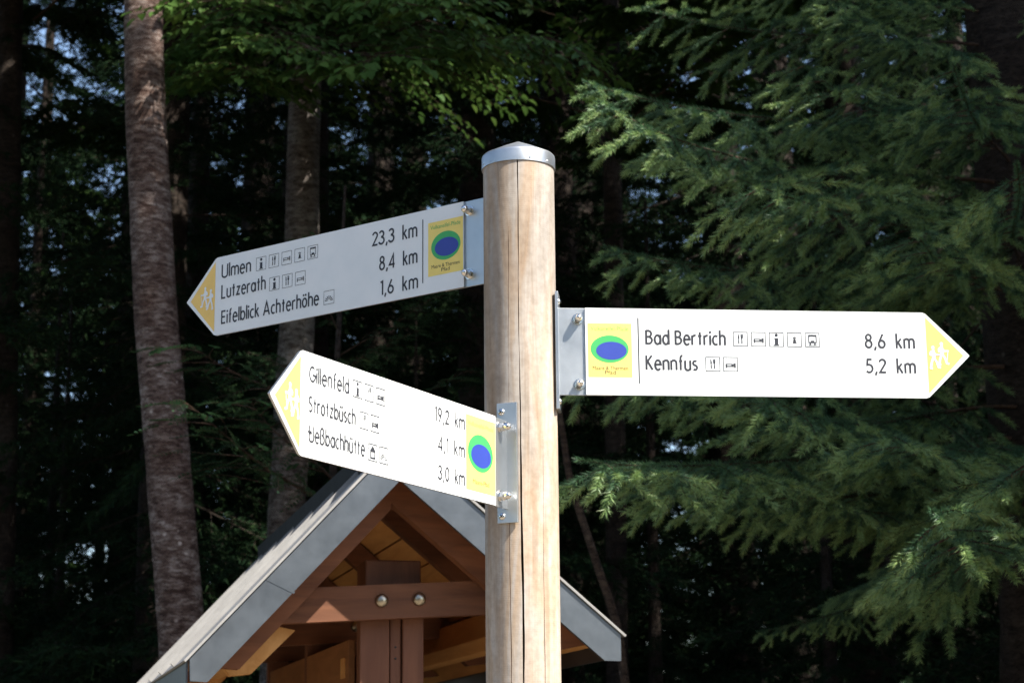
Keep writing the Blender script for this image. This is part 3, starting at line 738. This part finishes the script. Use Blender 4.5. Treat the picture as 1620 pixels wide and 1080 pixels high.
def needles(nb, pts, dens, ln, wd, mi=1, s0=0.0, flat_=0.35, young=2.0):
    pts = np.asarray(pts); seg = np.linalg.norm(np.diff(pts, axis=0), axis=1); cum = np.r_[0, np.cumsum(seg)]
    n = max(3, int(cum[-1]*(1-s0)*dens)); s = cum[-1]*(s0+(1-s0)*rng.random(n))
    p = np.stack([np.interp(s, cum, pts[:, k]) for k in range(3)], 1)
    tt = unit(np.gradient(pts, axis=0)); t = unit(np.stack([np.interp(s, cum, tt[:, k]) for k in range(3)], 1))
    a = unit(np.cross(t, [0.0, 0.02, 1.0])); b = np.cross(a, t)
    an = rng.random(n)*2*math.pi
    rad = a*np.cos(an)[:, None]+b*(np.sin(an)[:, None]*(1-flat_)+flat_*0.25)
    c = rng.uniform(0.40, 0.95, n)[:, None]; endf = (s/cum[-1] > 0.93)[:, None]
    d = unit(t*np.where(endf, c+0.5, c)+rad*0.8)
    L = ln*rng.uniform(0.7, 1.15, n)[:, None]
    sd = unit(np.cross(d, rng.normal(size=(n, 3))))*wd*0.5
    v = np.stack([p-sd, p+sd, p+d*L], 1).reshape(-1, 3)
    f = np.arange(3*n).reshape(-1, 3); yg = (s/cum[-1] > young)
    nb.v.append(v); nb.f.append(f+nb.n); nb.m.append(np.where(yg, mi+1, mi)); nb.n += len(v)
def curve(p0, d, L, droop, n=7, lift=0.0, wob=0.02):
    s = np.linspace(0, 1, n)[:, None]; d = np.asarray(d, float)
    ph = rng.random(3)*6
    w_ = np.sin(s*4+ph)*wob*L*s
    return np.asarray(p0)+d*s*L+np.array([0, 0, -1.0])*(droop*s**1.6-lift*s**4)*L+w_
def spruce_branch(L=2.4, sec=0.055, ter=0.05, dens=520, nl=0.019, nw=0.0024, rich=1.0, bare=0.16, ter0=0.05, ter1=0.20, yg=2.0):
    nb = NB(); main = curve((0, 0, 0), (1, 0, 0), L, 0.10+0.06*rng.random(), 22, 0.10)
    stick(nb, main, 0.011*L/2.4, 0.002)
    needles(nb, main, dens, nl, nw, s0=0.3)
    cum = np.linspace(0, 1, len(main))
    s = bare; side = 1
    while s < 0.99:
        p = np.array([np.interp(s, cum, main[:, k]) for k in range(3)])
        l2 = (0.10+0.62*(1-s)**0.75*min(1, (s-bare+0.10)*3.2))*L/2.4*rng.uniform(0.65, 1.2)*rich
        if rng.random() < 0.08: l2 *= 0.35
        ang = R(rng.uniform(42, 66)); hang = rng.uniform(0.0, 0.34)
        d = unit(np.array([math.cos(ang), side*math.sin(ang), -hang*0.6+0.08]))
        sp = curve(p, d, l2, 0.16+hang*0.8, 8, 0.10, 0.03)
        stick(nb, sp, 0.0042, 0.0012)
        needles(nb, sp, dens, nl, nw, s0=0.15, young=0.5+yg*0.5)
        if ter:
            q = 0.14; sd = 1; c8 = np.linspace(0, 1, 8)
            tg = unit(np.gradient(sp, axis=0))
            while q < 0.97:
                pp = np.array([np.interp(q, c8, sp[:, k]) for k in range(3)]); t = np.array([np.interp(q, c8, tg[:, k]) for k in range(3)])
                l3 = (ter0+ter1*(1-q)*min(1, l2/0.45))*rng.uniform(0.6, 1.25)
                lat = unit(np.cross(t, [0, 0, 1.0]))*sd
                d3 = unit(t*rng.uniform(0.75, 1.05)+lat*0.68+np.array([0, 0, rng.uniform(-0.32, 0.05)]))
                tp = curve(pp, d3, l3, rng.uniform(0.0, 0.38), 5, 0.0, 0.02)
                stick(nb, tp[[0, 2, 4]], 0.0016, 0.0007)
                needles(nb, tp, dens*1.05, nl, nw, young=yg)
                q += ter/max(l2, 0.05)*rng.uniform(0.75, 1.25); sd = -sd
        s += sec/L*rng.uniform(0.7, 1.3); side = -side
    return nb
def leaf_tris(p, d, nrm, L, W):
    """six-sided leaves folded along the midrib; arrays of n leaves"""
    d = unit(d); sd = unit(np.cross(d, nrm)); up = np.cross(sd, d)
    L = np.asarray(L)[:, None]; W = np.asarray(W)[:, None]
    a = p; m1 = p+d*L*0.5-up*L*0.03; tip = p+d*L-up*L*0.10
    l1 = p+d*L*0.32+sd*W*0.48+up*W*0.14; l2 = p+d*L*0.68+sd*W*0.36+up*W*0.08
    r1 = p+d*L*0.32-sd*W*0.48+up*W*0.14; r2 = p+d*L*0.68-sd*W*0.36+up*W*0.08
    v = np.stack([a, l1, l2, tip, r2, r1, m1], 1).reshape(-1, 3); n = len(p)
    base = np.array([[0, 1, 6], [1, 2, 6], [2, 3, 6], [3, 4, 6], [4, 5, 6], [5, 0, 6]])
    f = (np.arange(n)[:, None, None]*7+base[None]).reshape(-1, 3)
    return v, f
def beech_branch(L=1.8, nsec=26, leaf=0.06, pinnate=False):
    nb = NB(); main = curve((0, 0, 0), (1, 0, 0.05), L, 0.16, 16, 0.0, 0.05); stick(nb, main, 0.012, 0.002)
    P, D, N, LL = [], [], [], []
    def leaves_on(path, step):
        tg = unit(np.gradient(path, axis=0)); c = np.linspace(0, 1, len(path)); ln = np.linalg.norm(np.diff(path, axis=0), axis=1).sum()
        q = 0.1; sd = 1
        while q < 1.0:
            pp = np.array([np.interp(q, c, path[:, k]) for k in range(3)]); t = np.array([np.interp(q, c, tg[:, k]) for k in range(3)])
            lat = unit(np.cross(t, [0, 0, 1.0]))*sd
            d = unit(t*0.6+lat*0.9+np.array([0, 0, rng.uniform(-0.5, 0.05)]))
            P.append(pp); D.append(d); N.append(np.array([rng.uniform(-.45, .45), rng.uniform(-.45, .45), 1.0])); LL.append(leaf*rng.uniform(0.65, 1.2))
            q += step/ln*rng.uniform(0.8, 1.2); sd = -sd
        P.append(path[-1]); D.append(tg[-1]); N.append(np.array([0.1, 0.1, 1.0])); LL.append(leaf)
    for k in range(nsec):
        s = 0.15+0.85*(k+rng.random()*0.6)/nsec; side = 1 if k % 2 else -1
        p = np.array([np.interp(s, np.linspace(0, 1, 16), main[:, j]) for j in range(3)])
        l2 = (0.18+0.50*(1-s))*rng.uniform(0.6, 1.15)*L/1.8; an = R(rng.uniform(35, 65))
        sp = curve(p, unit(np.array([math.cos(an), side*math.sin(an), rng.uniform(-0.12, 0.18)])), l2, 0.22, 8, 0, 0.04); stick(nb, sp, 0.004, 0.0012)
        if pinnate:
            leaves_on(sp, 0.16)
        else:
            leaves_on(sp, 0.033)
            for q in (0.3, 0.5, 0.7):
                pp = sp[int(q*7)]; sd = 1 if rng.random() < 0.5 else -1
                d3 = unit((sp[-1]-sp[0])*0.9/l2+unit(np.cross(sp[-1]-sp[0], [0, 0, 1.0]))*sd*0.8+np.array([0, 0, rng.uniform(-0.2, 0.15)]))
                tp = curve(pp, d3, l2*0.45, 0.2, 5, 0, 0.03); stick(nb, tp, 0.002, 0.0008); leaves_on(tp, 0.033)
    P, D, N, LL = map(np.array, (P, D, N, LL))
    if pinnate:      # each leaf becomes a rachis with pairs of leaflets
        PP, DD, NN, L2 = [], [], [], []
        for p, d, n_, l_ in zip(P, D, N, LL):
            rl = l_*2.6; lat = unit(np.cross(d, n_)); stick(nb, np.array([p, p+d*rl*0.5-np.array([0, 0, 0.01]), p+d*rl-np.array([0, 0, 0.04])]), 0.0012, 0.0006)
            for j in range(7):
                q = 0.22+0.78*j/6; c = p+d*rl*q-np.array([0, 0, 0.04*q*q])
                for sd in ((-1, 1) if j < 6 else (0,)):
                    PP.append(c); DD.append(d*(0.45 if sd else 1)+lat*sd*0.9); NN.append(n_+rng.normal(size=3)*0.12); L2.append(l_*0.75*rng.uniform(0.8, 1.1))
        P, D, N, LL = map(np.array, (PP, DD, NN, L2)); v, f = leaf_tris(P, D, N, LL, LL*0.36)
    else:
        v, f = leaf_tris(P, D, N, LL, LL*0.62)
    nb.add(v, f, 1); return nb
def rotm(yaw, pitch, roll=0.0):
    return np.array((Matrix.Rotation(yaw, 3, 'Z') @ Matrix.Rotation(-pitch, 3, 'Y') @ Matrix.Rotation(roll, 3, 'X')))
def merge_branches(protos, places):
    """protos: list of (v, f, m); places: (idx, pos, rot3x3, scale) -> one mesh's arrays"""
    V, F, M_, n = [], [], [], 0
    for i, p, r, s in places:
        v, f, mi = protos[i]; V.append(v*s @ r.T+np.asarray(p)); F.append(f+n); M_.append(mi); n += len(v)
    return np.concatenate(V), np.concatenate(F), np.concatenate(M_)

# --- trunks
def trunk(name, pts, rads, mat, parent, seg=20, jit=0.05):
    P = np.array(pts); c = np.linspace(0, 1, len(P)); n = 60; q = np.linspace(0, 1, n)
    path = np.stack([np.interp(q, c, P[:, k]) for k in range(3)], 1)
    for _ in range(4): path[1:-1] = (path[:-2]+2*path[1:-1]+path[2:])/4
    m = MB(); m.tube([tuple(p) for p in path], list(np.interp(q, c, rads)), seg, 0, jit)
    return m.build(name, mat, parent, smooth=True)

# ------------------------------------------------------------------ near spruce with its single branches
print('building spruce')
near_protos = [spruce_branch(2.4, 0.088, 0.070, 1500, 0.029, 0.0026, 1.05, 0.16, 0.10, 0.20, 0.40).mesh('spruce_bough', ['twig_bark', 'needles', 'needles_young']) for _ in range(5)]
TX, TY = 2.10, 7.7
spr = thing('spruce_tree', 'large spruce with drooping sunlit needle branches beside the Bad Bertrich arrow', 'tree', (TX, TY, 0))
trunk('trunk', [(0, 0, -0.3), (0.02, 0, 3), (0.0, 0.03, 8), (0, 0, 17)], [0.23, 0.19, 0.14, 0.03], 'bark_dark', spr)
def bough(i, az, h, L, pitch, roll=0.0):
    o = link('branch', near_protos[i % len(near_protos)], spr)
    o.location = (0.1*math.cos(az), 0.1*math.sin(az), h); s = L/2.4
    o.rotation_euler = (Matrix.Rotation(az, 3, 'Z') @ Matrix.Rotation(-pitch, 3, 'Y') @ Matrix.Rotation(roll, 3, 'X')).to_euler(); o.scale = (s, s*random.uniform(0.9, 1.1), s)
TIPS = [  # tip points (world) of the branches that face the path
(0.43, 6.70, 4.27), (0.22, 6.40, 3.82), (0.31, 6.00, 3.57), (0.69, 5.80, 3.34), (0.86, 6.10, 3.85), (1.33, 5.70, 3.70), (0.41, 6.40, 3.22), (0.16, 6.10, 2.79), (0.22, 5.80, 2.47), (0.68, 5.70, 2.63), (1.07, 5.60, 2.48), (0.48, 6.40, 2.40), (1.16, 5.20, 2.10), (1.36, 5.30, 2.38), (1.10, 6.40, 4.24), (1.21, 5.70, 3.12), (0.77, 6.80, 4.48), (0.97, 6.20, 2.37), (1.42, 5.40, 3.25),
]
for k, (x, y, z) in enumerate(TIPS):
    dx, dy = x-TX, y-TY; Lh = math.hypot(dx, dy); rise = 0.18*Lh
    bough(k, math.atan2(dy, dx), z+rise, Lh/math.cos(math.atan2(rise, Lh))*(0.90 if z > 3.6 else 0.97), -math.atan2(rise*0.55, Lh), random.uniform(-0.25, 0.25))
for k in range(48):
    h = 2.0+k*0.12+random.uniform(-0.1, 0.1); az = k*2.399+random.uniform(-0.4, 0.4)
    d_ = abs((az-math.atan2(-1.7, -1.7)+math.pi) % (2*math.pi)-math.pi)
    bough(k+2, az, h, random.uniform(1.7, 2.3)*(1-(h-2)/12)*(0.62 if 2.3 < az % (2*math.pi) < 4.6 else 0.62 if (4.6 < az % (2*math.pi) < 6.2 and h > 3.6) else 1.0), random.uniform(-0.40, -0.1), random.uniform(-0.3, 0.3))

# ------------------------------------------------------------------ forest behind: spruces
print('building forest')
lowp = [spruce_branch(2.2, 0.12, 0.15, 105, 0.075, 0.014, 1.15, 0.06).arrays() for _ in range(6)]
def spruce_crown(H, Rb, h0, nb_):
    pl = []
    for k in range(nb_):
        q = (k+random.random())/nb_; h = h0+(H-h0)*q**1.15; L = max(0.25, Rb*(1-(h-h0)/(H-h0+0.4))**0.8)*random.uniform(0.75, 1.12)
        az = k*2.39996+random.uniform(-0.3, 0.3)
        pl.append((k % 6, (0, 0, h), rotm(az, random.uniform(-0.42, -0.05), random.uniform(-0.3, 0.3)), L/2.2))
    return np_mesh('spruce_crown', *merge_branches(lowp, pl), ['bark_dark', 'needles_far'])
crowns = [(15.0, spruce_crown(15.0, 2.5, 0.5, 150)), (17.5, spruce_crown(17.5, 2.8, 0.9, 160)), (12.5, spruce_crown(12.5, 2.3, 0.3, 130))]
trunk_me = {}
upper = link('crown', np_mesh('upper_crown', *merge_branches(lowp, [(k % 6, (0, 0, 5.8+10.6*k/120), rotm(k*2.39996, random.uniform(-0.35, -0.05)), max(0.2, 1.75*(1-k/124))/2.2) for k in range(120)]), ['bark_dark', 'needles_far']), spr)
def forest_spruce(i, x, y, rz, s, label, grp='spruces of the dark forest edge'):
    H, me = crowns[i]
    t = thing('spruce_tree', label, 'tree', (x, y, 0), rz, grp); t.scale = (s, s, s)
    link('crown', me, t)
    if i not in trunk_me:
        o = trunk('trunk', [(0, 0, -0.3), (0.03, 0, H*0.4), (0, 0, H)], [0.19, 0.13, 0.02], 'bark_dark', t, 14); trunk_me[i] = o.data
    else: link('trunk', trunk_me[i], t)
LS = 'dark spruce among look-alikes in the deep shade behind shelter and signpost'
for i, x, y, rz, sc in [(0, -4.3, 11.6, 0.3, 1.0), (1, -1.5, 13.9, 1.9, 1.0), (2, -0.2, 13.0, 3.0, 1.05), (0, 2.3, 12.6, 4.2, 1.0), (2, 0.35, 14.8, 0.9, 1.1), (1, 1.75, 15.2, 3.3, 1.1), (1, -5.2, 17.0, 5.0, 1.0), (0, -2.2, 12.0, 2.0, 0.9), (0, -2.55, 15.2, 4.4, 0.8), (1, 3.4, 11.2, 5.2, 1.0),
                        (2, -5.9, 14.5, 0.8, 1.15), (0, -0.3, 17.0, 2.4, 1.15), (1, -2.4, 17.8, 3.6, 1.1), (2, 3.7, 16.5, 1.2, 1.2), (0, 5.2, 14.0, 2.0, 1.1), (1, -1.4, 19.5, 0.2, 1.1)]:
    forest_spruce(i, x, y, rz, sc, LS)
for i, x, y, rz, sc in [(1, 4.9, 8.6, 0.5, 1.0), (0, 6.6, 6.9, 2.2, 1.05), (1, 7.4, 9.6, 4.0, 1.1), (1, 8.6, 6.6, 1.0, 1.15), (0, 5.4, 6.2, 2.9, 1.0)]:
    forest_spruce(i, x, y, rz, sc, 'tall spruce casting shade from beyond the large drooping spruce', 'spruces beyond the large drooping one')
for x, y, sc in [(-3.4, 14.5, 0.36), (-3.9, 16.2, 0.42), (-2.7, 15.6, 0.38), (-4.8, 15.2, 0.4), (-4.7, 18.5, 0.62), (-3.3, 18.8, 0.65), (-5.6, 22.0, 0.7), (-2.0, 16.5, 0.6), (-5.6, 19.0, 0.5), (-4.2, 19.5, 0.5), (-6.3, 23.0, 0.55), (0.9, 12.4, 0.36), (1.8, 11.2, 0.33), (-0.6, 11.8, 0.3)]:
    forest_spruce(0, x, y, x*3, sc, 'young low spruce in the dark undergrowth between the tall trunks', 'young spruces in the undergrowth')
LB = 'far spruce deep inside the dark forest, merging with its neighbours'
rb = random.Random(5)
for row, (y0, n_) in enumerate(((21, 8), (25.5, 10), (31, 12))):
    for k in range(n_):
        x = (k-(n_-1)/2)*2.35*(1+row*0.12)+rb.uniform(-0.6, 0.6)
        yy = y0+rb.uniform(-1.2, 1.2); kk = rb.randrange(3)
        if abs(x+0.239*yy) < 0.2: continue
        forest_spruce(kk, x, yy, rb.uniform(0, 6), rb.uniform(1.0, 1.25), LB, 'far spruces inside the forest')
LC = 'spruce in the ring of trees around the clearing with the signpost'
for k, (x, y) in enumerate([(-7.5, 8.5), (-9.5, 4.5), (-10.5, 0.0), (-10, -5), (-7.5, -9.5), (-3.5, -9.5), (-0.5, -8.5), (2.2, -7.8), (4.8, -7.5), (1.0, -11), (7.5, -9), (13, 1.5), (12, 5.5), (10.5, 9)]):
    forest_spruce(k % 3, x, y, k*1.3, 1.1, LC, 'spruces round the clearing')
# ------------------------------------------------------------------ broad-leaved trees
beech_p = [beech_branch(1.9, 30, 0.050).mesh('beech_bough', ['twig_bark', 'leaf_beech']) for _ in range(4)]
beech_low = [beech_branch(2.2, 16, 0.11).arrays() for _ in range(3)]
rowan_p = [beech_branch(1.3, 14, 0.052, True).mesh('rowan_bough', ['twig_bark', 'leaf_rowan']) for _ in range(3)]
def leafy_crown(h0, H, Rm, n, mat='leaf_far'):
    pl = []
    for k in range(n):
        h = h0+(H-h0)*random.random(); q = (h-h0)/(H-h0); L = Rm*(0.45+0.55*math.sin(math.pi*min(1, q*0.9+0.1)))*random.uniform(0.7, 1.1)
        pl.append((k % 3, (0, 0, h), rotm(k*2.39996, random.uniform(0.0, 0.6)), L/2.2))
    return np_mesh('leafy_crown', *merge_branches(beech_low, pl), ['twig_bark', mat])
lc = [leafy_crown(5.8, 13, 2.6, 46), leafy_crown(2.6, 11, 2.6, 60)]
def attach(tree, me, tip, base_h, roll=0.0, ls=1.0, L0=1.9, name='branch', start=None):
    """a bough running from the trunk towards a world point"""
    o = link(name, me, tree); bx, by = tree.location.x, tree.location.y
    p0 = Vector(start) if start else Vector((bx, by, base_h)); d = Vector(tip)-p0; L = d.length
    o.location = p0-Vector((bx, by, 0)); az = math.atan2(d.y, d.x); pt = math.atan2(d.z, math.hypot(d.x, d.y))
    o.rotation_euler = (Matrix.Rotation(az, 3, 'Z') @ Matrix.Rotation(-pt-0.10, 3, 'Y') @ Matrix.Rotation(roll, 3, 'X')).to_euler(); s = L/L0*1.02; o.scale = (s, s*ls, s*ls)
ta = thing('aspen_tree', 'slim leaning tree trunk with mottled grey and red-brown bark beside shelter roof', 'tree', (-1.32, 9.0, 0))
trunk('trunk', [(0, 0, -0.3), (-0.10, 0, 1.1), (-0.228, 0, 2.37), (-0.298, 0, 3.05), (-0.371, 0, 3.66), (-0.438, 0, 4.45), (-0.48, 0, 5.03), (-0.50, 0, 5.43), (-0.55, 0.05, 8.0), (-0.6, 0.1, 12.5)],
      [0.125, 0.118, 0.108, 0.106, 0.104, 0.100, 0.097, 0.094, 0.075, 0.02], 'bark_red', ta, 28, 0.035)
o = link('crown', lc[0], ta); o.location = (-0.5, 0, 0)
tb = thing('beech_tree', 'grey-barked beech trunk half hidden by its own drooping green leaves', 'tree', (-1.38, 11.0, 0))
trunk('trunk', [(0, 0, -0.3), (0.04, 0, 1.6), (0.077, 0, 2.99), (0.097, 0, 3.535), (0.145, 0, 4.785), (0.148, 0, 5.65), (0.15, 0, 9.0), (0.1, 0, 13.0)],
      [0.13, 0.115, 0.108, 0.105, 0.10, 0.095, 0.07, 0.02], 'bark_grey', tb, 28, 0.035)
o = link('crown', lc[0], tb); o.rotation_euler.z = 2.0
for k, (tip, h) in enumerate([((-1.51, 8.6, 5.16), 6.0), ((-1.45, 8.8, 4.99), 5.7), ((-0.97, 8.6, 4.91), 5.9), ((-0.72, 8.4, 4.98), 6.1), ((-0.32, 8.6, 5.06), 6.0), ((0.11, 8.8, 5.10), 6.2),
                              ((0.51, 9.6, 5.2), 6.0), ((-1.15, 8.8, 5.24), 6.4), ((-0.5, 8.6, 5.19), 6.5), ((-1.71, 9.4, 5.16), 6.2), ((-0.1, 9.2, 5.5), 6.6), ((-1.3, 9.0, 5.6), 6.8)]):
    attach(tb, beech_p[k % 4], tip, h, random.uniform(-0.3, 0.3))
tr = thing('rowan_sapling', 'young rowan with feathery dark leaves in front of the leaning trunk', 'tree', (-0.78, 8.5, 0))
trunk('trunk', [(0, 0, -0.2), (0.03, 0, 1.5), (-0.02, -0.03, 3.0), (0.02, 0, 4.3)], [0.03, 0.026, 0.018, 0.006], 'bark_dark', tr, 10)
for k, (tip, h) in enumerate([((-1.30, 7.6, 3.34), 3.2), ((-1.02, 7.8, 3.40), 3.3), ((-1.32, 7.6, 3.06), 2.8), ((-1.04, 7.6, 3.11), 2.9), ((-0.47, 8.2, 3.55), 3.4), ((-0.22, 8.2, 3.33), 3.1), ((-0.31, 8.4, 3.74), 3.5), ((-0.67, 8.0, 3.40), 3.2), ((-0.9, 8.1, 3.9), 3.6), ((-0.6, 9.0, 4.2), 3.9)]):
    attach(tr, rowan_p[k % 3], tip, h, random.uniform(-0.3, 0.3), 1.0, 1.3)
td = thing('broadleaf_tree', 'dark straight trunk at the shaded edge of the wood, sky gaps beside it', 'tree', (-3.15, 12.0, 0))
trunk('trunk', [(0, 0, -0.3), (-0.05, 0, 3), (-0.16, 0, 6.7), (-0.2, 0, 13)], [0.12, 0.10, 0.085, 0.03], 'bark_dark', td, 16)
o = link('crown', lc[0], td); o.rotation_euler.z = 4.0
te = thing('beech_tree', 'dark slender trunk in the black gap just beside the round post', 'tree', (0.62, 12.2, 0))
trunk('trunk', [(0, 0, -0.3), (0.02, 0, 2.5), (0.06, 0, 6.0), (0.1, 0, 12)], [0.085, 0.07, 0.06, 0.02], 'bark_dark', te, 18, 0.04)
o = link('crown', lc[0], te); o.scale = (0.95, 0.95, 0.9); o.rotation_euler.z = 1.0
tf = thing('beech_tree', 'tall beech added out of view so its crown shades the forest and leaning trunk', 'tree', (-3.4, 8.0, 0))  # unseen tree added to hold sky light off the forest behind
link('trunk', te.children[0].data, tf); o = link('crown', lc[0], tf); o.scale = (1.2, 1.2, 0.92); o.rotation_euler.z = 2.6
tg = thing('beech_tree', 'unseen beech added beside the large drooping spruce to dapple it with shade', 'tree', (4.3, 5.9, 0))  # added outside the view; clumpy crown breaks the sun into patches on the spruce
link('trunk', te.children[0].data, tg); o = link('crown', lc[0], tg); o.rotation_euler.z = 3.4; o.scale = (0.75, 0.75, 1.0)
tk = thing('shade_beech', 'bushy beech added out of view to shade the low tips of the large drooping spruce', 'tree', (3.4, 4.5, 0)); tk.scale = (0.55, 0.55, 0.55)  # added outside the view to keep sun off the lower right boughs
link('trunk', te.children[0].data, tk); o = link('crown', lc[1], tk)
ts = thing('young_tree', 'thin bare leaning stem in the dark gap behind the right eave', 'tree', (0.66, 8.5, 0))
trunk('trunk', [(0, 0, -0.2), (-0.2, 0, 2.25), (-0.41, 0, 2.92), (-0.55, 0, 4.0)], [0.022, 0.02, 0.016, 0.006], 'twig_bark', ts, 10)
LF = 'distant sunlit leafy tree glimpsed through gaps in the dark forest'
for i, (x, y, rz, sc) in enumerate([(-8.5, 24, 0, 1.0), (-5.5, 27, 1, 1.1), (-2.0, 26, 2, 1.0), (1.5, 28, 3, 1.15), (4.5, 25, 4, 1.0), (7.5, 28, 5, 1.1)]):
    t = thing('leafy_tree', LF, 'tree', (x, y, 0), rz, 'distant leafy trees'); t.scale = (sc, sc, sc)
    link('crown', lc[1], t); link('trunk', td.children[0].data, t)
print('done')
